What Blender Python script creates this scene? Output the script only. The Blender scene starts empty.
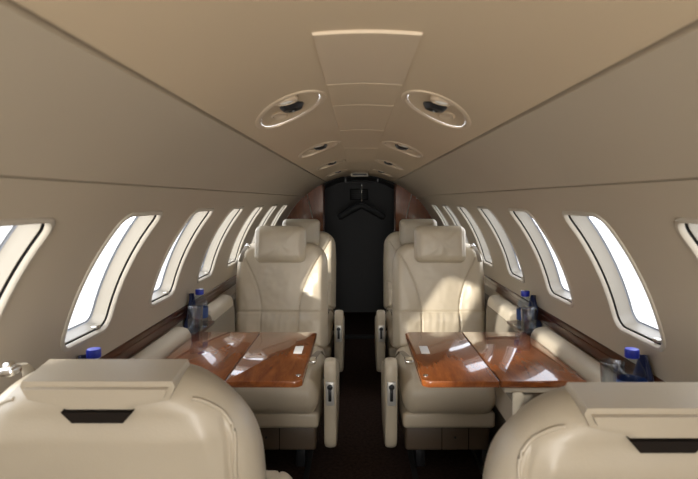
import bpy, bmesh, math, random
from math import sin, cos, pi, sqrt, exp, acos, asin, radians
from mathutils import Vector, Matrix, noise
from mathutils.bvhtree import BVHTree
random.seed(5)
S = bpy.context.scene
COL = S.collection
E = 1.22                     # eye height above the cabin floor
R = 0.722; CZ = 0.72         # round cabin section: radius, centre height
FWD, AFT = -1.15, 4.77

# ------------------------------------------------------------------ helpers
def link(name, verts, faces, mat, parent=None, smooth=True, sharp=35):
    me = bpy.data.meshes.new(name)
    me.from_pydata([tuple(v) for v in verts], [], faces)
    bm = bmesh.new(); bm.from_mesh(me)
    bmesh.ops.remove_doubles(bm, verts=bm.verts, dist=1e-6)
    bmesh.ops.recalc_face_normals(bm, faces=bm.faces)
    bm.to_mesh(me); bm.free()
    return finish(name, me, mat, parent, smooth, sharp)

def finish(name, me, mat, parent, smooth=True, sharp=35):
    if mat: me.materials.append(mat)
    if smooth:
        me.polygons.foreach_set('use_smooth', [True]*len(me.polygons))
        try: me.set_sharp_from_angle(angle=radians(sharp))
        except Exception: pass
    o = bpy.data.objects.new(name, me); COL.objects.link(o)
    if parent: o.parent = parent
    return o

def obj(name, bm, mat, parent=None, smooth=True, sharp=35):
    bmesh.ops.recalc_face_normals(bm, faces=bm.faces)
    me = bpy.data.meshes.new(name); bm.to_mesh(me); bm.free()
    return finish(name, me, mat, parent, smooth, sharp)

def tag(o, label, cat, group=None):
    o['label'] = label; o['category'] = cat
    if group: o['group'] = group
    return o
def struct(o): o['kind'] = 'structure'; return o
def empty(name, loc=(0, 0, 0), rz=0):
    o = bpy.data.objects.new(name, None); COL.objects.link(o)
    o.location = loc; o.rotation_euler = (0, 0, rz); o.empty_display_size = .05
    return o

def add_box(bm, lo, hi, bev=0, seg=3, mtx=None):
    c = [(a+b)/2 for a, b in zip(lo, hi)]; d = [abs(b-a) for a, b in zip(lo, hi)]
    m = Matrix.Translation(c) @ Matrix.Diagonal((*d, 1))
    r = bmesh.ops.create_cube(bm, size=1, matrix=m)
    vs = r['verts']
    if bev:
        es = list({e for v in vs for e in v.link_edges})
        r2 = bmesh.ops.bevel(bm, geom=es, offset=bev, segments=seg, affect='EDGES', profile=.5)
        vs = list({v for f in r2['faces'] for v in f.verts} | {v for v in vs if v.is_valid})
    if mtx is not None: bmesh.ops.transform(bm, matrix=mtx, verts=[v for v in vs if v.is_valid])

def boxo(name, lo, hi, mat, parent=None, bev=0, seg=3, mtx=None):
    bm = bmesh.new(); add_box(bm, lo, hi, bev, seg, mtx)
    return obj(name, bm, mat, parent)

def add_lathe(bm, prof, loc, seg=32, ax=None, squash=(1, 1)):
    rings = []
    M = ax if ax is not None else Matrix.Identity(3)
    for r, z in prof:
        if r < 1e-6: rings.append([bm.verts.new(Vector(loc) + M @ Vector((0, 0, z)))])
        else: rings.append([bm.verts.new(Vector(loc) + M @ Vector((r*cos(2*pi*i/seg)*squash[0], r*sin(2*pi*i/seg)*squash[1], z))) for i in range(seg)])
    for a, b in zip(rings, rings[1:]):
        for i in range(seg):
            j = (i+1) % seg
            q = [a[i % len(a)], a[j % len(a)], b[j % len(b)], b[i % len(b)]]
            q2 = []
            for v in q:
                if v not in q2: q2.append(v)
            if len(q2) > 2: bm.faces.new(q2)

def lathe(name, prof, loc, mat, parent=None, seg=32, ax=None, squash=(1, 1)):
    bm = bmesh.new(); add_lathe(bm, prof, loc, seg, ax, squash); return obj(name, bm, mat, parent)

def add_tube(bm, pts, r, seg=8, flat=1.0):
    pts = [Vector(p) for p in pts]; rings = []
    for i, p in enumerate(pts):
        t = (pts[min(i+1, len(pts)-1)] - pts[max(i-1, 0)]).normalized()
        up = Vector((0, 0, 1)) if abs(t.z) < .95 else Vector((0, 1, 0))
        a = t.cross(up).normalized(); b = t.cross(a)
        rr = r[i] if isinstance(r, (list, tuple)) else r
        rings.append([bm.verts.new(p + a*rr*cos(2*pi*k/seg) + b*rr*flat*sin(2*pi*k/seg)) for k in range(seg)])
    for x, y in zip(rings, rings[1:]):
        for k in range(seg): bm.faces.new([x[k], x[(k+1) % seg], y[(k+1) % seg], y[k]])
    bm.faces.new(rings[0]); bm.faces.new(rings[-1][::-1])

def W(side, th, y, d=0.0):
    r = R + d
    return Vector((side*r*cos(th), y, CZ + r*sin(th)))

# ------------------------------------------------------------------ materials
def mat(name, col, rough=.5, metal=0, coat=0, coat_r=.05, spec=.5, bump=None, var=None, sheen=0):
    m = bpy.data.materials.new(name); m.use_nodes = True
    nt = m.node_tree; b = nt.nodes['Principled BSDF']
    b.inputs['Base Color'].default_value = (*col, 1); b.inputs['Roughness'].default_value = rough
    b.inputs['Metallic'].default_value = metal; b.inputs['Coat Weight'].default_value = coat
    b.inputs['Coat Roughness'].default_value = coat_r; b.inputs['Specular IOR Level'].default_value = spec
    b.inputs['Sheen Weight'].default_value = sheen
    tc = nt.nodes.new('ShaderNodeTexCoord')
    if var:
        sc, amt = var
        n = nt.nodes.new('ShaderNodeTexNoise'); n.inputs['Scale'].default_value = sc; n.inputs['Detail'].default_value = 4
        r = nt.nodes.new('ShaderNodeValToRGB')
        r.color_ramp.elements[0].position = .3; r.color_ramp.elements[1].position = .7
        r.color_ramp.elements[0].color = (*[c*(1-amt) for c in col], 1)
        r.color_ramp.elements[1].color = (*[min(1, c*(1+amt)) for c in col], 1)
        nt.links.new(tc.outputs['Object'], n.inputs['Vector']); nt.links.new(n.outputs['Fac'], r.inputs['Fac'])
        nt.links.new(r.outputs['Color'], b.inputs['Base Color'])
    if bump:
        sc, st, di = bump
        n = nt.nodes.new('ShaderNodeTexNoise'); n.inputs['Scale'].default_value = sc; n.inputs['Detail'].default_value = 6
        bp = nt.nodes.new('ShaderNodeBump'); bp.inputs['Strength'].default_value = st; bp.inputs['Distance'].default_value = di
        nt.links.new(tc.outputs['Object'], n.inputs['Vector']); nt.links.new(n.outputs['Fac'], bp.inputs['Height'])
        nt.links.new(bp.outputs['Normal'], b.inputs['Normal'])
    return m

def wood(name, dark, light, scale=(6, 1.2, 6), rough=.25, coat=1.0, cior=1.55):
    m = bpy.data.materials.new(name); m.use_nodes = True
    nt = m.node_tree; b = nt.nodes['Principled BSDF']
    tc = nt.nodes.new('ShaderNodeTexCoord'); mp = nt.nodes.new('ShaderNodeMapping'); mp.inputs['Scale'].default_value = scale
    n = nt.nodes.new('ShaderNodeTexNoise'); n.inputs['Scale'].default_value = 4; n.inputs['Detail'].default_value = 8; n.inputs['Distortion'].default_value = 1.2
    w = nt.nodes.new('ShaderNodeTexNoise'); w.inputs['Scale'].default_value = 30; w.inputs['Detail'].default_value = 3
    mx = nt.nodes.new('ShaderNodeMix'); mx.data_type = 'FLOAT'; mx.inputs[0].default_value = .3
    r = nt.nodes.new('ShaderNodeValToRGB'); r.color_ramp.elements[0].position = .32; r.color_ramp.elements[1].position = .68
    r.color_ramp.elements[0].color = (*dark, 1); r.color_ramp.elements[1].color = (*light, 1)
    L = nt.links.new
    L(tc.outputs['Object'], mp.inputs['Vector']); L(mp.outputs['Vector'], n.inputs['Vector']); L(mp.outputs['Vector'], w.inputs['Vector'])
    L(n.outputs['Fac'], mx.inputs[2]); L(w.outputs['Fac'], mx.inputs[3]); L(mx.outputs[0], r.inputs['Fac']); L(r.outputs['Color'], b.inputs['Base Color'])
    b.inputs['Roughness'].default_value = rough; b.inputs['Coat Weight'].default_value = coat; b.inputs['Coat Roughness'].default_value = .04
    b.inputs['Coat IOR'].default_value = cior; b.inputs['Specular IOR Level'].default_value = .15
    return m

def clear(name, tint, gloss=.08, ior=1.45, rough=.02):
    m = bpy.data.materials.new(name); m.use_nodes = True
    nt = m.node_tree; nt.nodes.clear()
    o = nt.nodes.new('ShaderNodeOutputMaterial'); t = nt.nodes.new('ShaderNodeBsdfTransparent'); g = nt.nodes.new('ShaderNodeBsdfGlossy')
    lw = nt.nodes.new('ShaderNodeLayerWeight'); lw.inputs['Blend'].default_value = .5
    pw = nt.nodes.new('ShaderNodeMath'); pw.operation = 'POWER'; pw.inputs[1].default_value = 3.5
    f = nt.nodes.new('ShaderNodeMath'); f.operation = 'MULTIPLY_ADD'; f.inputs[1].default_value = .75; f.inputs[2].default_value = (ior-1)**2/(ior+1)**2
    nt.links.new(lw.outputs['Facing'], pw.inputs[0]); nt.links.new(pw.outputs[0], f.inputs[0])
    mx = nt.nodes.new('ShaderNodeMixShader'); g.inputs['Roughness'].default_value = rough
    t.inputs['Color'].default_value = (*tint, 1)
    L = nt.links.new
    L(f.outputs[0], mx.inputs[0]); L(t.outputs[0], mx.inputs[1]); L(g.outputs[0], mx.inputs[2]); L(mx.outputs[0], o.inputs['Surface'])
    return m

M = dict(
    wall=mat('wall_vinyl', (.49, .418, .318), .55, bump=(900, .12, .0006), var=(1.5, .03)),
    ceil=mat('ceiling_vinyl', (.60, .48, .33), .6, bump=(900, .12, .0006), var=(1.5, .03)),
    panel=mat('ceiling_hatch_vinyl', (.62, .50, .36), .55, bump=(900, .1, .0006)),
    frame=mat('window_plastic', (.52, .47, .39), .35, spec=.5),
    seal=mat('black_seal', (.01, .01, .012), .6),
    reveal=mat('window_reveal', (.30, .27, .22), .45),
    greyseal=mat('grey_seal', (.28, .30, .34), .4),
    glass=clear('window_glass', (.93, .96, 1.0)),
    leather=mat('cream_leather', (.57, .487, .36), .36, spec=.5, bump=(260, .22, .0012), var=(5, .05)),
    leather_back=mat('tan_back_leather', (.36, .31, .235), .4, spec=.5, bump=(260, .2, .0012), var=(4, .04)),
    pad=mat('cream_pad', (.60, .53, .41), .4, bump=(300, .15, .001)),
    side=mat('side_panel_cloth', (.30, .26, .20), .8, bump=(500, .3, .001)),
    skirt=mat('skirt_leather', (.12, .085, .055), .45, bump=(260, .2, .001)),
    slot=mat('slot_black', (.012, .009, .007), .9, spec=.1),
    table=wood('table_veneer', (.15, .037, .009), (.31, .092, .021), (7, 1.0, 7)),
    wood=wood('rail_veneer', (.035, .011, .006), (.09, .028, .012), (8, 1.0, 8), .3, .4),
    woodv=wood('partition_veneer', (.15, .042, .013), (.30, .088, .028), (9, 9, 1.0), .45, 1.0, 1.9),
    chrome=mat('chrome', (.78, .77, .74), .16, 1),
    plate=mat('plate_metal', (.62, .60, .55), .3, .4),
    satin=mat('satin_metal', (.55, .52, .46), .35, 1),
    black=mat('black_plastic', (.012, .012, .013), .35),
    carpet=mat('dark_carpet', (.040, .024, .018), 1, bump=(700, .8, .004), var=(60, .35), spec=.1),
    dark=mat('charcoal_lining', (.11, .11, .112), .85, bump=(300, .2, .001)),
    darker=mat('black_lining', (.010, .010, .010), .8),
    navy=mat('navy_cloth', (.012, .022, .09), .8, bump=(600, .4, .001), sheen=.2),
    navy_label=mat('navy_label', (.03, .08, .26), .35),
    cap=mat('blue_cap', (.012, .03, .42), .35),
    tumbler=clear('tumbler_glass', (.86, .88, .90), ior=2.2),
    bottle=clear('bottle_plastic', (.80, .87, .95), ior=1.55),
    card=mat('white_card', (.85, .84, .80), .5),
    lens=mat('lamp_lens', (.85, .84, .78), .12, spec=.8),
    belt=mat('belt_webbing', (.30, .26, .20), .8, bump=(400, .5, .001)),
    concrete=mat('concrete', (.42, .41, .39), .9, var=(.3, .1)),
)

# ------------------------------------------------------------------ shapes in wall space (s = arc length, y)
def rrect(hs, hy, r, n=7):
    pts = []
    r = max(r, .001)
    for cx, cy, a0 in ((hs-r, hy-r, 0), (-(hs-r), hy-r, pi/2), (-(hs-r), -(hy-r), pi), (hs-r, -(hy-r), 1.5*pi)):
        for i in range(n): 
            a = a0 + (pi/2)*i/(n-1); pts.append((cx + r*cos(a), cy + r*sin(a)))
    out = []                                    # subdivide long straights
    for i, p in enumerate(pts):
        q = pts[(i+1) % len(pts)]; out.append(p)
        L = sqrt((q[0]-p[0])**2 + (q[1]-p[1])**2); k = int(L/.025)
        for j in range(1, k): out.append((p[0]+(q[0]-p[0])*j/k, p[1]+(q[1]-p[1])*j/k))
    return out
def ellipse(a, b, n=56, tilt=radians(21)):
    c, t = cos(tilt), sin(tilt)
    return [(a*cos(2*pi*i/n)*c - b*sin(2*pi*i/n)*t, a*cos(2*pi*i/n)*t + b*sin(2*pi*i/n)*c) for i in range(n)]

def cell(verts, faces, side, thc, yc, hole, S0, S1, Y0, Y1, d=0, rings=7):
    """sheet from the hole outline to the rectangle s in [S0,S1], y in [Y0,Y1] around (thc,yc)"""
    n = len(hole); outer = []
    for s, y in hole:
        ks = (S1 if s > 0 else S0)/s if abs(s) > 1e-9 else 1e9
        ky = (Y1 if y > 0 else Y0)/y if abs(y) > 1e-9 else 1e9
        k = min(ks, ky); outer.append([s*k, y*k])
    for cs in (S0, S1):
        for cy in (Y0, Y1):
            i = min(range(n), key=lambda i: (outer[i][0]-cs)**2 + (outer[i][1]-cy)**2); outer[i] = [cs, cy]
    base = len(verts)
    for j in range(rings+1):
        t = j/rings
        for (a, b), (p, q) in zip(hole, outer):
            s = a+(p-a)*t; y = b+(q-b)*t
            verts.append(W(side, thc + s/R, yc+y, d))
    for j in range(rings):
        for i in range(n):
            k = (i+1) % n; a = base+j*n
            faces.append((a+i, a+k, a+n+k, a+n+i))

def sheet(verts, faces, side, th0, th1, y0, y1, d=0, nt=24, ny=1):
    b = len(verts)
    for j in range(ny+1):
        for i in range(nt+1): verts.append(W(side, th0+(th1-th0)*i/nt, y0+(y1-y0)*j/ny, d))
    for j in range(ny):
        for i in range(nt):
            a = b+j*(nt+1)+i; faces.append((a, a+1, a+nt+2, a+nt+1))

def strip(verts, faces, side, prof, y0, y1, ny=1):
    """prof: list of (theta, d); extruded along the cabin"""
    n = len(prof); b = len(verts)
    for j in range(ny+1):
        for th, d in prof: verts.append(W(side, th, y0+(y1-y0)*j/ny, d))
    for j in range(ny):
        for i in range(n-1): a = b+j*n+i; faces.append((a, a+1, a+n+1, a+n))

def ringsweep(side, thc, yc, shape, prof, cap=False):
    verts, faces = [], []; n = None
    for o, d in prof:
        pts = shape(o); n = len(pts)
        verts += [W(side, thc+s/R, yc+y, d) for s, y in pts]
    for j in range(len(prof)-1):
        for i in range(n):
            k = (i+1) % n; faces.append((j*n+i, j*n+k, (j+1)*n+k, (j+1)*n+i))
    if cap:
        b = len(verts)-n; d = prof[-1][1]; c = len(verts); verts.append(W(side, thc, yc, d))
        for i in range(n): faces.append((b+i, b+(i+1) % n, c))
    return verts, faces

# ------------------------------------------------------------------ side walls and windows
TH_SEAM = asin(.530/R); TH_LOW = asin(.045/R)
TH_T = asin(.462/R); TH_B = asin(.148/R)
THW = (TH_T+TH_B)/2; HS = (TH_T-TH_B)/2*R; HY = .121; RC = .036
TH_UP = acos(.2906/R)
wn = 0
for side, nm, y0w in ((-1, 'left', 1.268), (1, 'right', 1.268)):
    v, f = [], []
    pitch = .534; half = pitch/2
    base = rrect(HS, HY, RC)
    ks = range(-4, 6)
    for k in ks:
        yc = y0w + HY + pitch*k
        cell(v, f, side, THW, yc, base, (TH_LOW-THW)*R, (TH_SEAM-THW)*R, -half, half)
    ya = y0w+HY+pitch*ks[0]-half; yb = y0w+HY+pitch*ks[-1]+half
    sheet(v, f, side, TH_LOW, TH_SEAM, FWD-.5, ya, nt=40); sheet(v, f, side, TH_LOW, TH_SEAM, yb, AFT, nt=40)
    strip(v, f, side, [(TH_SEAM, 0), (TH_SEAM+.0015, .0015), (TH_SEAM+.002, .02)], FWD-.5, AFT)
    sheet(v, f, side, -.60, TH_LOW, FWD-.5, AFT, nt=20)
    struct(link('wall_'+nm, v, f, M['wall']))
    # upper side panel: from the light seam over the windows to the ceiling seam
    v, f = [], []
    a, b = TH_SEAM+.009, TH_UP-.006
    prof = [(a, .02), (a, .001), (a+.003, -.0035)] + [(a+.003+(b-a-.006)*i/24, -.0035) for i in range(1, 24)] + [(b-.003, -.0035), (b, .001), (b, .02)]
    strip(v, f, side, prof, FWD-.5, AFT)
    struct(link('trim_%d' % (1 if side < 0 else 2), v, f, M['wall']))
    for k in ks:
        if k < -3: pass
        wn += 1; yc = y0w+HY+pitch*k
        shp = lambda o: rrect(HS-o, HY-o, RC-o*.9)
        root = struct(empty('window_%d' % wn, (0, 0, 0)))
        v, f = ringsweep(side, THW, yc, shp, [(-.012, .001), (-.010, -.003), (-.006, -.005), (-.001, -.0045), (.002, -.001), (.003, .006)])
        link('window_frame', v, f, M['frame'], root)
        v, f = ringsweep(side, THW, yc, shp, [(.003, .006), (-.001, .008), (-.001, .0105), (.0038, .0112)])
        link('seal', v, f, M['seal'], root)
        v, f = ringsweep(side, THW, yc, shp, [(.0038, .0112), (.005, .0105), (.0065, .011), (.007, .030), (.0076, .044), (.008, .046)])
        link('inner_frame', v, f, M['reveal'], root)
        v, f = ringsweep(side, THW, yc, shp, [(.008, .046), (.009, .049), (.012, .050)])
        link('gasket', v, f, M['greyseal'], root)
        # pane
        o_ = .012; v, f = [], []
        for j in range(9):
            t = j/8
            v += [W(side, THW+s*(1-t)/R, yc+y*(1-t), .050) for s, y in shp(o_)]
        n = len(shp(o_))
        for j in range(8):
            for i in range(n): kk = (i+1) % n; f.append((j*n+i, j*n+kk, (j+1)*n+kk, (j+1)*n+i))
        link('pane', v, f, M['glass'], root)
        # shade pull at the lower sill
        bm = bmesh.new(); p = W(side, TH_B+.012, yc+(-.07 if side > 0 else .07), .012)
        add_box(bm, p-Vector((.008, .012, .004)), p+Vector((.008, .012, .004)), .002)
        obj('shade_pull', bm, M['satin'], root)

# ------------------------------------------------------------------ ceiling with the oval service units
v, f = [], []
PSU_Y = [1.20, 2.10, 3.00, 3.90]; PA, PB = .066, .168
TH_C = pi/2-.166/R*1.01
TH_I = pi/2
edge = TH_UP+.004
for side in (-1, 1):
    y = FWD-.5
    for yc in PSU_Y:
        sheet(v, f, side, edge, TH_I, y, yc-.2, -.004, nt=40)
        cell(v, f, side, TH_C, yc, ellipse(PA, PB, 224), (edge-TH_C)*R, (TH_I-TH_C)*R, -.2, .2, -.004, 8)
        y = yc+.2
    sheet(v, f, side, edge, TH_I, y, AFT, -.004, nt=40)
    strip(v, f, side, [(edge, -.004), (edge-.003, -.001), (edge-.003, .02)], FWD-.5, AFT)
struct(link('ceiling', v, f, M['ceil']))
for side in (-1, 1):       # backing strips that close the seam grooves
    v, f = [], []
    strip(v, f, side, [(TH_UP-.012, .014), (TH_UP+.008, .014)], FWD-.5, AFT)
    strip(v, f, side, [(TH_SEAM-.004, .010), (TH_SEAM+.016, .010)], FWD-.5, AFT)
    struct(link('trim_%d' % (3 if side < 0 else 4), v, f, M['seal']))

# centre panels of the ceiling
def ceil_panel(i, y0, y1, hx, t, m):
    v = []; f = []
    a = asin(hx/R); n = 12
    prof = [(pi/2-a, -.003), (pi/2-a+.0015, -.004-t)] + [(pi/2-a+.0015+(2*a-.003)*k/n, -.0045-t) for k in range(1, n)] + [(pi/2+a-.0015, -.004-t), (pi/2+a, -.003)]
    e = .0012
    b = 0
    for yy, dd in ((y0, .0), (y0+e, 1), (y1-e, 1), (y1, .0)):
        for th, d in prof: v.append(W(1, th, yy, d if dd else -.003))
    n2 = len(prof)
    for j in range(3):
        for k in range(n2-1): a_ = j*n2+k; f.append((a_, a_+1, a_+n2+1, a_+n2))
    struct(link('trim_%d' % i, v, f, m, smooth=True, sharp=20))
for i, (a, b, hx, t) in enumerate([(.05, .42, .074, .002), (.695, .995, .072, .0035), (1.002, 1.225, .071, .0025), (1.23, 1.66, .070, .002), (1.665, 2.25, .070, .002), (2.255, 3.1, .070, .002), (3.105, 4.1, .070, .002)]):
    ceil_panel(5+i, a, b, hx, t, M['panel'] if t > .003 else M['ceil'])

rowname = ['nearest the camera', 'above the tables', 'second from far end', 'at the far end']
for side, sn in ((-1, 'left'), (1, 'right')):
    for i, yc in enumerate(PSU_Y):
        root = empty('reading_light_unit', W(side, TH_C, yc, -.004))
        inv = Matrix.Translation(-Vector(root.location))
        tag(root, 'oval cream overhead unit on the %s of the ceiling, %s' % (sn, rowname[i]), 'light', 'oval overhead units along the ceiling')
        def sh(o): return ellipse(PA-o, PB-o, 80)
        def put(name, vf, m, par=root):
            vv = [Vector(p)-Vector(root.location) for p in vf[0]]; return link(name, vv, vf[1], m, par)
        put('bezel', ringsweep(side, TH_C, yc, sh, [(-.006, -.003), (-.004, -.006), (.001, -.0078), (.006, -.007), (.010, -.003)]), M['panel'])
        dish = put('dish', ringsweep(side, TH_C, yc, lambda o: ellipse(PA-o, PB-o*1.2), [(.010, -.003), (.016, .000), (.030, .003), (.048, .0045), (.058, .005)], cap=True), M['ceil'])
        nrm = Vector((side*cos(TH_C), 0, sin(TH_C)))
        tg = Vector((-side*sin(TH_C), 0, cos(TH_C)))   # towards the centre line
        A = Matrix((tg, Vector((0, 1, 0)), -nrm)).transposed()
        if A.determinant() < 0: A = Matrix((-tg, Vector((0, 1, 0)), -nrm)).transposed()
        def at(s, y, d): return nrm*(d+.004) + tg*s + Vector((0, y, 0))
        prof = [(.026, 0), (.026, .004), (.023, .008), (.019, .009), (.017, .006)]
        lathe('lamp_ring', prof, at(.006, -.085, .003), M['panel'], root, 28, A)
        lathe('lamp_lens', [(.0175, .004), (.012, .009), (0, .011)], at(.006, -.085, .003), M['lens'] if i != 2 else M['chrome'], root, 28, A)
        lathe('air_nozzle', [(.027, 0), (.027, .003), (.020, .012), (.010, .014), (.009, .008), (0, .006)], at(.010, -.012, .003), M['black'], root, 28, A)
        lathe('hollow_rim', [(.022, 0), (.024, .003), (.020, .005), (.016, .002), (0, .001)], at(-.030, .072, .004), M['panel'], root, 28, A, (.8, 1.8))

# ------------------------------------------------------------------ floor, tracks, aft compartment, forward bulkhead
struct(boxo('floor', (-.75, FWD-.5, -.05), (.75, 5.95, 0), M['carpet']))
ti = 20
for x in (-.55, -.24, .24, .55):
    struct(boxo('trim_%d' % ti, (x-.012, .2, 0), (x+.012, AFT-.02, .006), M['satin'] if abs(x) > .5 else M['darker'], bev=.001)); ti += 1

# wooden partitions at the far end
def partition(side, xin, label):
    root = empty('partition', (side*.5, AFT, 0))
    def outline(y, grow=0):
        pts = [(side*xin, 0)]
        top = sqrt(R*R-xin*xin)+CZ
        pts.append((side*xin, top))
        a0 = acos(xin/R)
        for i in range(1, 25):
            a = a0-(a0+.45)*i/24; pts.append((side*(R-.001)*cos(a), CZ+(R-.001)*sin(a)))
        pts.append((side*.62, 0))
        return [Vector((x-side*.5, y, z)) for x, z in pts]
    a, b = outline(0), outline(.035); n = len(a)
    f = [tuple(range(n)), tuple(range(2*n-1, n-1, -1))] + [(i, (i+1) % n, n+(i+1) % n, n+i) for i in range(n)]
    link('wood_panel', a+b, f, M['woodv'], root, smooth=False)
    boxo('edge_trim', (side*(xin-.5)-.007, -.004, 0), (side*(xin-.5)+.007, .04, sqrt(R*R-xin*xin)+CZ-.012), M['wood'], root, .002)
    bm = bmesh.new(); q = Vector((0, 0, 0))
    add_tube(bm, [(side*(.47-.5), -.007, E+.105), (side*(.41-.5), -.007, E-.16)], .0045, 8)
    obj('strip', bm, M['satin'], root)
    tag(root, label, 'partition', 'wooden partitions at the far end')
    return root
pl = partition(-1, .313, 'glossy red-brown wooden partition on the left at the far end')
pr = partition(1, .313, 'glossy red-brown wooden partition with a small white switch plate')
sp = boxo('switch_plate', (.512-.5-.013, -.008, E+.010), (.512-.5+.013, 0, E+.055), M['card'], pr, .002)
boxo('switch_button', (.512-.5-.006, -.010, E+.022), (.512-.5+.006, -.008, E+.043), M['black'], sp, .001)

# dark compartment behind the partitions
v, f = [], []
def arch(y, w=.60):
    a0 = acos(w/(R-.004)); pts = [(-w, 0)]
    pts += [((R-.004)*cos(pi-a0-(pi-2*a0)*i/30), CZ+(R-.004)*sin(pi-a0-(pi-2*a0)*i/30)) for i in range(31)]
    pts += [(w, 0)]
    return [Vector((x, y, z)) for x, z in pts]
a, b = arch(AFT+.036), arch(5.9); n = len(a)
f = [(i, i+1, n+i+1, n+i) for i in range(n-1)]
struct(link('wall_aft_lining', a+b, f, M['dark']))
struct(link('wall_aft', arch(5.9), [tuple(range(n))], M['dark'], smooth=False))
# header above the opening so nothing leaks round the arch
v = []; f = []
m = 24
for i in range(m+1):
    x = -.33+.66*i/m; zt = CZ+sqrt(R*R-x*x)+.004
    v += [Vector((x, AFT, zt)), Vector((x, AFT, zt-.016-.018*(abs(x)/.33)**3))]
for i in range(m): f.append((2*i, 2*i+2, 2*i+3, 2*i+1))
struct(link('trim_30', v, f, M['darker'], smooth=False))
a = arch(AFT+.036); b = [Vector((p.x*2, p.y, .7+(p.z-.7)*1.8)) for p in a]; n = len(a)
struct(link('trim_31', a+b, [(i, i+1, n+i+1, n+i) for i in range(n-1)], M['darker'], smooth=False))
# floor sill of the compartment
struct(boxo('trim_32', (-.3, AFT+.0, 0), (.3, AFT+.04, .03), M['darker'], bev=.004))

# things in the dark compartment
r = empty('coat_rod', (.022, 5.02, E+.165))
tag(r, 'small dark metal coat rod under the ceiling of the dark closet', 'rod')
bm = bmesh.new(); add_tube(bm, [(-.16, 0, 0), (.16, 0, 0)], .009, 12); obj('bar', bm, M['black'], r)
for s in (-1, 1): boxo('bracket', (s*.15-.01, -.01, 0), (s*.15+.01, .01, .055), M['black'], r, .002)
h = empty('coat_hanger', (.022, 5.02, E-.07))
tag(h, 'wide black coat hanger hanging in the dark closet at the far end', 'hanger')
bm = bmesh.new()
add_tube(bm, [(0, 0, .01), (0, 0, .20), (.006, 0, .222), (.016, 0, .243), (.006, 0, .250), (-.008, 0, .244)], .0045, 8); obj('hook', bm, M['chrome'], h)
bm = bmesh.new(); pts = []; rs = []
for i in range(-12, 13):
    t = i/12; pts.append((t*.215, -.02*abs(t), .02-.115*abs(t)**1.15)); rs.append(.031 if abs(t) < .99 else .02)
add_tube(bm, pts, rs, 12, 1.0); obj('shoulder_bar', bm, M['darker'], h)
g = empty('wall_vent', (.0, 5.9, E-.0))
tag(g, 'square black vent on the back wall of the closet, above the hanger', 'vent')
boxo('vent_frame', (-.10, -.02, 0), (.10, -.001, .12), M['darker'], g, .004)
for i in range(5): boxo('vent_slat', (-.085, -.026, .015+i*.02), (.085, -.018, .024+i*.02), M['black'], g, .001)
g = empty('exit_light', (.0, 4.30, E+.219))
tag(g, 'small flat sign light with white frame on the ceiling centre at the far end', 'light')
boxo('housing', (-.068, 0, -.033), (.068, .03, -.001), M['frame'], g, .005)
boxo('display', (-.056, -.002, -.025), (.056, .004, -.010), M['black'], g, .001)

# forward bulkhead behind the camera, with the doorway to the open entry and cockpit
v = []; f = []
dw, dt = .46, E+.19
def arc_pts(y):
    return [Vector((R*1.01*cos(a), y, CZ+R*1.01*sin(a))) for a in [-.6+(pi+1.2)*i/40 for i in range(41)]]
o1 = arc_pts(FWD)
inn = []
for p in o1:
    x = max(-dw, min(dw, p.x*.64)); z = min(dt, max(0.02, CZ+(p.z-CZ)*.90)); inn.append(Vector((x, FWD, z)))
f = [(i, i+1, 41+i+1, 41+i) for i in range(40)]
struct(link('wall_front', o1+inn, f, M['wall'], smooth=False))
# airport apron outside
struct(boxo('ground', (-60, -60, -1.6), (60, 60, -1.5), M['concrete']))

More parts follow.
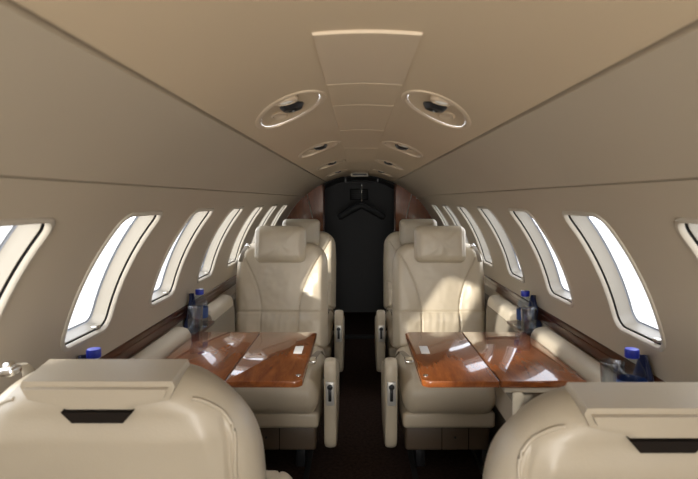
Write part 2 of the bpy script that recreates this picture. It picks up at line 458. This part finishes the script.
# ------------------------------------------------------------------ side ledges
PADS = [(-.6, .12, .614), (.42, .70, .614), (1.46, 2.07, .614), (2.36, 2.76, .614), (3.42, 3.82, .614), (4.25, 4.74, .614)]
WELLS = [(.12, .42), (1.16, 1.46), (2.07, 2.36), (3.12, 3.42)]
NARROW = [(.70, 1.16), (2.76, 3.12), (3.82, 4.25)]
def ledge(side, label):
    root = empty('side_ledge', (side*.66, 0, 0))
    def X(x): return side*(x-.66)
    # wooden rail along the wall
    prof = [(.724, E-.432), (.716, E-.432), (.7125, E-.436), (.7115, E-.449), (.7095, E-.451), (.7090, E-.470), (.708, E-.478), (.724, E-.478)]
    v = []; f = []; n = len(prof)
    for y in (FWD, AFT-.002): v += [Vector((X(x), y, z)) for x, z in prof]
    f = [(i, (i+1) % n, n+(i+1) % n, n+i) for i in range(n)]+[tuple(range(n)), tuple(range(2*n-1, n-1, -1))]
    link('wood_rail', v, f, M['wood'], root)
    # body
    v = []; stations = [FWD]
    for a_, b_ in NARROW: stations += [a_, a_+.001, b_-.001, b_]
    stations.append(AFT-.002); f = []; m_ = 0
    for q, y in enumerate(stations):
        nar = any(a_ < y < b_ for a_, b_ in NARROW); k_ = .035 if nar else 0
        prof = [(.724, E-.482), (.722, E-.535), (.645+k_, E-.535), (.639+k_, E-.56), (.634+k_, E-.80), (.634, .10), (.64, .0), (.724, 0)]; n = len(prof)
        v += [Vector((X(x), y, z)) for x, z in prof]
        if q: f += [((q-1)*n+i, (q-1)*n+(i+1) % n, q*n+(i+1) % n, q*n+i) for i in range(n)]
    link('side_panel', v, f, M['side'], root)
    for (y0, y1, _) in PADS:
        # padded top, rounded along the inboard edge and at its ends
        bm = bmesh.new(); N = 30; cs = []
        sec = [(.706, -.535), (.706, -.482), (.700, -.478)] + [(.695-.036*i/6, -.4775-.007*(i/6)**2) for i in range(7)] + [(.653, -.489), (.6485, -.496), (.6465, -.506), (.6465, -.535)]
        rings = []
        for j in range(N+1):
            t = j/N; y = y0+(y1-y0)*t; dd = min(y-y0, y1-y); r_ = .018
            sh_ = r_-sqrt(max(0, r_*r_-(r_-dd)**2)) if dd < r_ else 0
            rings.append([bm.verts.new((X(x), y, E+(z if z < -.52 else z-sh_*.8))) for x, z in sec])
        ends = []
        for A_, B_ in zip(rings, rings[1:]):
            for i in range(len(sec)-1): bm.faces.new((A_[i], A_[i+1], B_[i+1], B_[i]))
        bm.faces.new(rings[0]); bm.faces.new(rings[-1])
        obj('armrest_pad', bm, M['pad'], root)
    for (y0, y1) in WELLS:
        w = boxo('cup_tray', (min(X(.705), X(.634)), y0+.004, E-.536), (max(X(.705), X(.634)), y1-.004, E-.522), M['wood'], root, .003)
        for yc in (y0+.19, y0+.09): lathe('cup_ring', [(.0335, 0), (.0335, .002), (.036, .002), (.036, 0)], (X(.671), yc, E-.5225), M['chrome'], w, 28)
    tag(root, label, 'ledge', 'side ledges under the windows')
    return root
ledge(-1, 'cream padded ledge with dark wood rail along the left cabin wall')
ledge(1, 'cream padded ledge with dark wood rail along the right cabin wall')

# ------------------------------------------------------------------ bottles, tumblers, napkins
ZT = E-.522
def bottle(loc, label):
    r = empty('water_bottle', loc)
    k = .034
    body = [(0, .002), (k*.8, 0), (k, .006), (k, .03), (k*.96, .036), (k, .042), (k, .085), (k*.96, .098), (k*.80, .112), (k*.55, .124), (.0135, .132), (.0135, .138)]
    lathe('bottle_body', body, (0, 0, 0), M['bottle'], r)
    lathe('label_band', [(k+.0006, .040), (k+.0008, .041), (k+.0008, .080), (k+.0006, .081)], (0, 0, 0), M['navy_label'], r)
    bm = bmesh.new(); seg = 48
    prof = [(.0165, .134), (.0168, .136), (.0168, .152), (.0155, .155), (0, .1555)]
    add_lathe(bm, prof, (0, 0, 0), seg)
    for vv in bm.verts:
        if .135 < vv.co.z < .153:
            a = math.atan2(vv.co.y, vv.co.x); q = 1+.02*(round(a/(2*pi)*seg) % 2); vv.co.x *= q; vv.co.y *= q
    obj('cap', bm, M['cap'], r)
    tag(r, label, 'bottle', 'small water bottles on the ledges'); return r
def tumbler(loc, label):
    r = empty('drinking_glass', loc)
    bm = bmesh.new(); seg = 40
    add_lathe(bm, [(0, .001), (.024, 0), (.0265, .004), (.030, .098), (.0294, .100), (.0285, .098), (.0245, .012), (0, .009)], (0, 0, 0), seg)
    for vv in bm.verts:
        if .003 < vv.co.z < .06 and (vv.co.x**2+vv.co.y**2) > .0255**2:
            a = math.atan2(vv.co.y, vv.co.x); q = 1+.03*(round(a/(2*pi)*seg) % 2); vv.co.x *= q; vv.co.y *= q
    obj('tumbler_body', bm, M['tumbler'], r)
    tag(r, label, 'glass', 'clear tumblers on the ledges'); return r
def napkin(loc, rz, label, side):
    bm = bmesh.new(); n = 10; g0 = []
    for j in range(n+1):
        t = j/n; row = []
        for i in range(n+1):
            u = i/n*2-1; w = .062*(1-t*.85)
            row.append((u*w, .010*sin(u*2.4+t*1.5)+.006*cos(5*u), t*.135-.004*0))
        g0.append(row)
    fr = [[bm.verts.new((x, y*.45-.004, z)) for x, y, z in r_] for r_ in g0]
    bk = [[bm.verts.new((x*.96, y*.45+.003, z*.985)) for x, y, z in r_] for r_ in g0]
    for j in range(n):
        for i in range(n):
            bm.faces.new((fr[j][i], fr[j][i+1], fr[j+1][i+1], fr[j+1][i])); bm.faces.new((bk[j][i], bk[j+1][i], bk[j+1][i+1], bk[j][i+1]))
    for i in range(n):
        bm.faces.new((fr[0][i], bk[0][i], bk[0][i+1], fr[0][i+1])); bm.faces.new((fr[n][i], fr[n][i+1], bk[n][i+1], bk[n][i]))
        bm.faces.new((fr[i][0], fr[i+1][0], bk[i+1][0], bk[i][0])); bm.faces.new((fr[i][n], bk[i][n], bk[i+1][n], fr[i+1][n]))
    o = obj('napkin', bm, M['navy'], None, sharp=80); o.location = loc; o.rotation_euler = (0, 0, rz)
    tag(o, label, 'napkin', 'navy napkins behind the bottles'); return o
for side, sn, yy in ((-1, 'left', ((1.335, 1.27, 'behind the nearest left seat back'), (2.235, 2.135, 'past the left table'))), (1, 'right', ((1.335, 1.27, 'behind the nearest right seat back'), (2.195, 2.11, 'past the right table')))):
    for i, (yb, yg, wh) in enumerate(yy):
        xb = .664
        bottle((side*xb, yb+(.005 if i == 0 else 0), ZT), ('water bottle with blue cap on the %s ledge, %s' % (sn, wh)))
        napkin((side*.703, yb+(.015 if i else .02), ZT), side*-1.3, 'folded navy napkin standing on the %s ledge, %s' % (sn, wh), side)
        if not (side < 0 and i == 0):
            if i == 0: tumbler((side*.652, 1.418, ZT), 'clear drinking glass on the right ledge beside the nearest blue-capped bottle')
            else: tumbler((side*.658, yg+.02, ZT), 'ribbed clear drinking glass on the %s ledge, %s' % (sn, wh))

# ------------------------------------------------------------------ tables
def rounded_slab(bm, x0, x1, y0, y1, z0, z1, radii, bev=.003):
    """radii: corner radius at (x1,y0),(x1,y1),(x0,y1),(x0,y0)"""
    def loop(ins, z):
        pts = []
        for (cx, cy, sx, sy, a0), r in zip(((x1, y0, 1, -1, -pi/2), (x1, y1, 1, 1, 0), (x0, y1, -1, 1, pi/2), (x0, y0, -1, -1, pi)), radii):
            r = max(r, ins+.0005); c = (cx-sx*r, cy-sy*r)
            for i in range(7):
                a = a0+pi/2*i/6; pts.append(bm.verts.new((c[0]+(r-ins)*cos(a), c[1]+(r-ins)*sin(a), z)))
        return pts
    Ls = [loop(bev, z0), loop(bev*.3, z0+bev*.3), loop(0, z0+bev), loop(0, z1-bev), loop(bev*.3, z1-bev*.3), loop(bev, z1)]
    n = len(Ls[0])
    for A_, B_ in zip(Ls, Ls[1:]):
        for i in range(n): bm.faces.new((A_[i], A_[(i+1) % n], B_[(i+1) % n], B_[i]))
    bm.faces.new(Ls[0][::-1]); bm.faces.new(Ls[-1])
TY = E-.515
def table(side, label):
    ox, oy = side*.39, 1.84
    r = empty('folding_table', (ox, oy, 0))
    def slab(name, xa, xb, rad, m, z0=-.020, z1=0, y0=1.545, y1=2.12, bev=.0035):
        a, b = sorted((side*xa-ox, side*xb-ox))
        bm = bmesh.new(); rounded_slab(bm, a, b, y0-oy, y1-oy, TY+z0, TY+z1, rad, bev); return obj(name, bm, m, r)
    ri, ro = .024, .004
    inner = (ri, ri, ro, ro) if side < 0 else (ro, ro, ri, ri)
    outer = (ro, ro, ro, ro)
    leaf = slab('inner_leaf', .3915, .171, inner, M['table'])
    leaf2 = slab('outer_leaf', .641, .3935, outer, M['table'])
    # piano hinge
    bm = bmesh.new(); add_tube(bm, [(side*.3925-ox, 1.56-oy, TY-.006), (side*.3925-ox, 2.10-oy, TY-.006)], .0035, 8); obj('hinge', bm, M['seal'], r)
    # cream tray below the outer leaf and support
    slab('tray_body', .634, .405, (.004,)*4, M['frame'], -.036, -.021, 1.55, 2.11)
    a, b = sorted((side*.630-ox, side*.56-ox))
    boxo('support_arm', (a, 1.66-oy, .42), (b, 2.02-oy, TY-.037), M['side'], r, .008)
    # latch knob and card
    lx = side*.186-ox
    bm = bmesh.new(); add_lathe(bm, [(.0075, 0), (.0075, .002), (.005, .003), (0, .003)], (lx, 1.592-oy, TY), 20); obj('latch_button', bm, M['chrome'], r)
    tag(r, label, 'table', 'glossy folding tables'); 
    cx = side*.216
    c = boxo('info_card', (-.0145, -.046, 0), (.0145, .046, .0012), M['card'], None, .0004)
    c.location = (cx, 1.865, TY+.0001); c.rotation_euler = (0, 0, side*-.02)
    tag(c, 'small white card lying on the %s table near its aisle edge' % ('left' if side < 0 else 'right'), 'card', 'white cards on the tables')
table(-1, 'glossy red-brown wooden folding table on the left of the aisle')
table(1, 'glossy red-brown wooden folding table on the right of the aisle')

# ------------------------------------------------------------------ seats
def pad(name, w, h, tf, tb, rct, rcb, re, ff, fb, material, parent, mtx=None, nx=90, nz=100, taper=None, sharp=180):
    """upholstered body: outline w x h in x,z; front towards -y"""
    hw, hh = w/2, h/2
    def dist(n):
        return [(1-.0)*(2*i/n-1) for i in range(n+1)]
    us = [ (2*i/nx-1) for i in range(nx+1)]; us = [.55*u+.45*sin(u*pi/2) for u in us]
    vs = [ (2*i/nz-1) for i in range(nz+1)]; vs = [.55*u+.45*sin(u*pi/2) for u in vs]
    F, B = [], []
    for vv in vs:
        rf, rb = [], []
        rc = rct if vv > 0 else rcb
        for u in us:
            x, z = u*hw, vv*hh
            ax, az = abs(x)-(hw-rc), abs(z)-(hh-rc)
            if ax > 0 and az > 0:
                p, q = ax/rc, az/rc
                p2, q2 = p*sqrt(1-q*q/2), q*sqrt(1-p*p/2)
                x = math.copysign(hw-rc+rc*p2, x); z = math.copysign(hh-rc+rc*q2, z)
                e = rc*(1-min(1, sqrt(p2*p2+q2*q2)))
            else: e = min(hw-abs(x), hh-abs(z))
            k = min(1, max(0, e)/re); pr = sqrt(max(0, 1-(1-k)**2))
            xs = x*(taper(z) if taper else 1)
            yf = -tf*pr - (ff(x, z)*min(1, k*1.6) if ff else 0)*(1 if k > 0 else 0)
            yb = tb*pr + (fb(x, z)*min(1, k*1.6) if fb else 0)*(1 if k > 0 else 0)
            rf.append(Vector((xs, yf, z))); rb.append(Vector((xs, yb, z)))
        F.append(rf); B.append(rb)
    v = [p for r_ in F for p in r_]; off = len(v); v += [p for r_ in B for p in r_]
    n = nx+1; f = []
    for j in range(nz):
        for i in range(nx):
            a = j*n+i; f.append((a, a+1, a+n+1, a+n)); f.append((off+a, off+a+n, off+a+n+1, off+a+1))
    if mtx is not None: v = [mtx @ p for p in v]
    return link(name, v, f, material, parent, True, sharp)

def G(d, w=.0035): return exp(-(d/w)**2)
def smooth(a, b, x):
    t = max(0, min(1, (x-a)/(b-a))); return t*t*(3-2*t)
def nz3(x, z, s, seed=0): return noise.noise(Vector((x*s, z*s, seed)))

def back_front(x, z):
    zs = -.085
    c = .100 + (.095*((z-zs)/.27)**1.8 if z > zs else 0)
    d = abs(x)-c
    o = .022*smooth(-.01, .075, d) + .006*(1-smooth(0, c, abs(x)))
    o -= .009*G(d)
    o -= .010*G(z-zs, .004)
    if abs(x) < c and z < zs:
        k = smooth(0, .02, zs-z)
        o += k*(.0022*sin(x*170+2.5*nz3(x, z*.4, 20, 3))*exp(-(zs-z)/.09) + .008*sin(min(1, (zs-z)/.12)*pi))
    if z < zs: o += .012*smooth(0, .05, zs-z)
    o += .0035*nz3(x, z, 12) + .0015*nz3(x, z, 34, 7)
    return o
def head_front(x, z):
    o = .010*cos(x/.1375*pi/2)*cos(z/.0925*pi/2)
    r1 = math.atan2(z-.02, x-.0); d = sqrt(x*x+(z-.02)**2)
    o += .0012*sin(r1*7+5*nz3(x, z, 14))*smooth(.01, .06, d)
    o += .006*nz3(x, z*.7, 20, 2); o -= .004*G(abs(x)-.118, .003)
    return o
def cush_top(x, z):     # z runs from front(-) to rear(+)
    o = .010*cos(x/.24*pi/2) - .006*G(abs(x)-.15, .004) + .004*nz3(x, z, 11, 4) + .0015*nz3(x, z, 40, 5)
    return o

def seat(side, yfront, face, label, headrest=True, cx=.405, ztop=E-.235, name='cabin_seat', armrest=True, wide=.50):
    """face -1: seat looks towards the camera (-y); +1: away from it. Local frame always looks to -y."""
    r = empty(name, (side*cx, yfront, 0), 0 if face < 0 else pi)
    inb = -side if face < 0 else side      # local x direction of the aisle
    zc = .43
    h = ztop-.42; tilt = radians(9)
    # ---- backrest
    T = Matrix.Translation((0, .545+.0, .42)) @ Matrix.Rotation(-tilt, 4, 'X') @ Matrix.Translation((0, 0, h/2/cos(tilt)))
    hh = h/cos(tilt)
    tp = lambda z: 1-(.035 if headrest else .05)*smooth(-.05 if not headrest else .05, hh/2, z)
    def shell_fb(x, z):
        zt = hh/2-z      # distance from the top
        c = .165+.03*smooth(.02, .2, zt)
        d = abs(x)-c
        o = .0
        o += .010*(1-smooth(-.01, .02, d))*smooth(.055, .10, zt)
        # soft roll round the slot
        o -= .007*G(abs(x)-.205+.25*max(0, .10-zt), .004)*smooth(.02, .05, zt)
        k = 1-smooth(.043, .058, abs(x)+0.25*(zt-.05)) if zt < .09 else 0
        return o + .006*nz3(x, z, 7, 8) + .0028*nz3(x, z, 24, 4)*smooth(.10, .2, abs(x))
    rct_ = .105 if headrest else .17
    def back_y(x, z):
        ax, az = abs(x)/tp(z)-(wide/2-rct_), z-(hh/2-rct_)
        e = rct_-sqrt(ax*ax+az*az) if ax > 0 and az > 0 else min(wide/2-abs(x)/tp(z), hh/2-z)
        k = min(1, max(0, e)/.05)
        return .055*sqrt(max(0, 1-(1-k)**2)) + shell_fb(x, z)*min(1, k*1.6) + .0025
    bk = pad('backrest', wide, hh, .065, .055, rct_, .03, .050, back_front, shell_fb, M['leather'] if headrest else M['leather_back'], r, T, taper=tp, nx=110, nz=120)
    # rear shell panel: headrest housing and slot
    pw = .128
    def shell(name, pts, y0, y1, m, par, bev=.004):
        bm = bmesh.new(); n = len(pts)
        a = [bm.verts.new((x, y0, z)) for x, z in pts]; b = [bm.verts.new((x, y1, z)) for x, z in pts]
        bm.faces.new(a); bm.faces.new(b[::-1])
        for i in range(n): bm.faces.new((a[i], b[i], b[(i+1) % n], a[(i+1) % n]))
        bmesh.ops.recalc_face_normals(bm, faces=bm.faces)
        es = [e for e in bm.edges if all(abs(v.co.y-y1) < 1e-5 for v in e.verts)] if bev else []
        if es: bmesh.ops.bevel(bm, geom=es, offset=bev, segments=6, affect='EDGES')
        bmesh.ops.transform(bm, matrix=T, verts=bm.verts)
        return obj(name, bm, m, par, sharp=50)
    tz = hh/2
    top = tz-.0 if not headrest else tz-.03
    if not headrest:
        pw = .113
        P = [(-pw-.004, top+.003), (-pw-.008, top-.006), (-pw+.002, top-.028), (-.084, top-.034), (-.060, top-.038), (-.048, top-.047), (.048, top-.047), (.060, top-.038), (.084, top-.034), (pw-.002, top-.028), (pw+.008, top-.006), (pw+.004, top+.003)]
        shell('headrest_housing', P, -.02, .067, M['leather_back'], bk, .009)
        P = [(-.056, top-.044), (-.040, top-.062), (.040, top-.062), (.056, top-.044)]
        shell('hand_slot_shade', P, .03, .0672, M['slot'], bk, .0)  # flush slab, no recess; black colour stands in for shade inside the slot
    # piping down each side of the shell
    for s in (-1, 1):
        bm = bmesh.new(); pts = []
        bvh = BVHTree.FromPolygons([v.co.copy() for v in bk.data.vertices], [tuple(p.vertices) for p in bk.data.polygons])
        for i in range(28):
            t = i/27
            z = tz-.034-(hh-.09)*t**1.5
            x = s*(.112+.095*smooth(-.18, .30, t)-.0+.004*t) if not headrest else s*(.128+.075*smooth(0, .22, t))
            p0 = T @ Vector((x, .3, z)); dr = (T.to_3x3() @ Vector((0, -1, 0))).normalized()
            hit = bvh.ray_cast(p0, dr)[0]
            if hit: pts.append(hit-dr*.0008)
        add_tube(bm, pts, .0034, 8)
        obj('piping', bm, M['leather_back'], bk)
    # ---- headrest
    if headrest:
        T2 = Matrix.Translation((-inb*.005, .565, ztop-.003)) @ Matrix.Rotation(-radians(7), 4, 'X')
        pad('headrest', .277, .198, .050, .045, .036, .036, .045, head_front, None, M['leather'], r, T2, nx=70, nz=50)
        for s in (-1, 1):
            bm = bmesh.new(); add_tube(bm, [(s*.05, .63, ztop-.10), (s*.05, .605, ztop)], .006, 10)
            obj('headrest_post', bm, M['chrome'], r)
    # ---- shoulder belt guide on the outboard shoulder
    sx = -inb*(.185 if headrest else .178)
    zz = ztop-.018 if headrest else ztop-.012
    yg = .58 if headrest else .62
    hb = boxo('belt_guide', (sx-.014, yg-.014, zz-.004), (sx+.014, yg+.016, zz+.010), M['chrome'], r, .004)
    bm = bmesh.new()
    add_tube(bm, [(sx, yg-.03, zz+.004), (sx-inb*.01, yg-.07, zz-.02), (sx-inb*.018, yg-.10, zz-.07)], [.012]*3, 10, .16)
    obj('strap', bm, M['belt'], hb)
    bm = bmesh.new(); add_lathe(bm, [(0, 0), (.009, 0), (.010, .004), (.007, .008), (0, .008)], (sx, yg, zz+.009), 20); obj('guide_ring', bm, M['chrome'], hb)
    # ---- cushion
    ex = (0, 0) if headrest else (-.035, .022)
    T3 = Matrix.Translation((inb*.034, .27+ex[0], .365+ex[1])) @ Matrix.Rotation(radians(-90+4), 4, 'X')
    pad('seat_cushion', .415, .56, .082, .075, .05, .055, .06, cush_top, None, M['leather'], r, T3, nx=70, nz=80)
    bm = bmesh.new(); add_box(bm, (-.205+inb*.034, .028, .212), (.205+inb*.034, .50, .285), .018, 4); obj('cushion_band', bm, M['leather'], r)
    # ---- base
    bm = bmesh.new(); add_box(bm, (-.19+inb*.034, .075, .095), (.19+inb*.034, .50, .215), .014, 3)
    bs = obj('seat_base', bm, M['skirt'], r)
    for x in (-.06, .06): boxo('base_seam', (x-.0015, .0725, .10), (x+.0015, .078, .21), M['slot'], bs)
    bm = bmesh.new(); add_lathe(bm, [(0, 0), (.006, 0), (.005, .003), (0, .003)], (0, .0755, .155), 14, Matrix.Rotation(radians(90), 3, 'X')); obj('base_stud', bm, M['black'], bs)
    for x in (-.15, .15):
        bm = bmesh.new(); add_box(bm, (x-.022, .12, .0), (x+.022, .48, .10), .006, 2); obj('leg', bm, M['black'], r)
    # ---- aisle armrest
    if armrest:
        bm = bmesh.new()
        side_prof = []
        # outline in y,z
        O = [(.055, .12), (.018, .25), (.004, .40), (.006, .475), (.018, .505), (.045, .516), (.10, .506), (.20, .462), (.32, .43), (.42, .39), (.44, .30), (.40, .18), (.28, .12)]
        dense = []
        n = len(O)
        for i in range(n):
            p0, p1, p2, p3 = (Vector(O[(i+k) % n]) for k in (-1, 0, 1, 2))
            for j in range(6):
                t = j/6; dense.append(.5*((2*p1)+(-p0+p2)*t+(2*p0-5*p1+4*p2-p3)*t*t+(-p0+3*p1-3*p2+p3)*t*t*t))
        cen = Vector((.2, .33)); xc = inb*.290; hw_ = .027
        rings = []
        for xo, ins in ((-1, .014), (-.9, .006), (-.65, .001), (0, -.002), (.65, .001), (.9, .006), (1, .014)):
            ring = []
            for p in dense:
                q = p+(cen-p).normalized()*ins; ring.append(bm.verts.new((xc+xo*hw_, q.x, q.y)))
            rings.append(ring)
        for A_, B_ in zip(rings, rings[1:]):
            for i in range(len(dense)): bm.faces.new((A_[i], A_[(i+1) % len(dense)], B_[(i+1) % len(dense)], B_[i]))
        bm.faces.new(rings[0]); bm.faces.new(rings[-1])
        ar = obj('armrest', bm, M['leather'], r)
        bm = bmesh.new(); add_box(bm, (xc-.019, -.003, .325), (xc+.019, .012, .430), .005, 3); cp = obj('control_plate', bm, M['plate'], ar)
        bm = bmesh.new(); add_box(bm, (xc-.007, -.007, .345), (xc+.007, -.002, .400), .003, 2)
        obj('control_slot', bm, M['black'], cp)
        bm = bmesh.new(); add_lathe(bm, [(0, -.002), (.011, -.002), (.012, .006), (.007, .012), (0, .013)], (xc, -.004, .408), 18, Matrix.Rotation(radians(90), 3, 'X')); obj('control_knob', bm, M['black'], cp)
    # ---- lap belt
    bm = bmesh.new(); x0 = inb*.226
    add_tube(bm, [(x0, .48, .40), (x0-inb*.01, .40, .452), (x0-inb*.02, .30, .462), (x0-inb*.03, .24, .464)], .016, 10, .15)
    lb = obj('lap_belt', bm, M['belt'], r)
    bm = bmesh.new(); add_box(bm, (x0-inb*.03-.02, .16, .456), (x0-inb*.03+.02, .235, .474), .005, 3); obj('buckle', bm, M['chrome'], lb)
    tag(r, label, 'seat', None)
    return r

def copy_tree(o, parent=None):
    c = o.copy(); COL.objects.link(c)
    if parent: c.parent = parent
    for ch in list(o.children): copy_tree(ch, c)
    return c

sL = seat(-1, 2.36, -1, 'cream leather seat behind the left table, facing the camera', cx=.424)
sR = seat(1, 2.36, -1, 'cream leather seat behind the right table, facing the camera', cx=.424)
for s, lab in ((sL, 'rearmost cream leather seat on the left, mostly hidden behind another seat'), (sR, 'rearmost cream leather seat on the right, mostly hidden behind another seat')):
    c = copy_tree(s); c.location.y += 1.06; c['label'] = lab
for s in (sL, sR): s['group'] = 'cream seats facing the camera'
for o in list(COL.objects):
    if o.name.startswith('cabin_seat') and o.parent is None: o['group'] = 'cream seats facing the camera'
a = seat(-1, 1.53, 1, 'back of the nearest left seat, tan leather with a dark hand slot', False, cx=.418, ztop=E-.276, armrest=False)
b = seat(1, 1.47, 1, 'back of the nearest right seat, tan leather, half out of the picture', False, cx=.438, ztop=E-.296, armrest=False, wide=.505)
for o in (a, b): o['group'] = 'nearest seats seen from behind'

# ------------------------------------------------------------------ light
w = bpy.data.worlds.new('World'); S.world = w; w.use_nodes = True
nt = w.node_tree; bg = nt.nodes['Background']
sky = nt.nodes.new('ShaderNodeTexSky'); sky.sky_type = 'HOSEK_WILKIE'; sky.turbidity = 6
sky.sun_direction = Vector((-.75, -.35, .55)).normalized(); sky.ground_albedo = .5
mx = nt.nodes.new('ShaderNodeMix'); mx.data_type = 'RGBA'; mx.inputs[0].default_value = .75
mx.inputs[7].default_value = (.95, .96, 1.0, 1)
nt.links.new(sky.outputs[0], mx.inputs[6]); nt.links.new(mx.outputs[2], bg.inputs['Color'])
bg.inputs['Strength'].default_value = 3.7

sun = bpy.data.lights.new('sun', 'SUN'); sun.energy = 3.6; sun.angle = radians(1.5); sun.color = (1, .93, .82)
so = bpy.data.objects.new('sun', sun); COL.objects.link(so)
d = Vector((1.2, 1.0, -.43)); so.rotation_euler = d.to_track_quat('-Z', 'Y').to_euler()

def portal(name, loc, dirn, sx, sy):
    l = bpy.data.lights.new(name, 'AREA'); l.shape = 'RECTANGLE'; l.size = sx; l.size_y = sy; l.cycles.is_portal = True
    o = bpy.data.objects.new(name, l); COL.objects.link(o); o.location = loc
    o.rotation_euler = Vector(dirn).to_track_quat('-Z', 'Y').to_euler()
    return o
for side in (-1, 1):
    c = W(side, THW, 1.65, .10)
    o = portal('window_portal', c, (-side*cos(THW), 0, -sin(THW)), 5.6, .40)
    # long axis along the cabin
    z = Vector((side*cos(THW), 0, sin(THW))); x = Vector((0, 1, 0)); y = z.cross(x)
    o.rotation_euler = Matrix((x, y, z)).transposed().to_euler()
al = bpy.data.lights.new('entry_fill', 'AREA'); al.shape = 'RECTANGLE'; al.size = .8; al.size_y = .7; al.energy = 18; al.color = (1, .955, .88)  # added fill lamp behind the camera, standing in for entry door daylight
ao = bpy.data.objects.new('entry_fill', al); COL.objects.link(ao); ao.location = (0, FWD+.02, .95)
ao.rotation_euler = Vector((0, 1, .3)).to_track_quat('-Z', 'Z').to_euler()
o = portal('doorway_portal', (0, FWD-.02, .75), (0, 1, 0), 1.3, 1.5)

# ------------------------------------------------------------------ camera
cam = bpy.data.cameras.new('camera'); co = bpy.data.objects.new('camera', cam); COL.objects.link(co)
co.location = (-.012, 0, E); co.rotation_euler = (radians(90), 0, 0)
cam.sensor_width = 36; cam.lens = 543/698*36; cam.shift_x = -9/698; cam.shift_y = -39.5/698
cam.clip_start = .02
cam.dof.use_dof = True; cam.dof.focus_distance = 2.6; cam.dof.aperture_fstop = 6.3
S.camera = co
S.view_settings.view_transform = 'Standard'; S.view_settings.look = 'None'
S.view_settings.exposure = 0.62; S.view_settings.gamma = 1
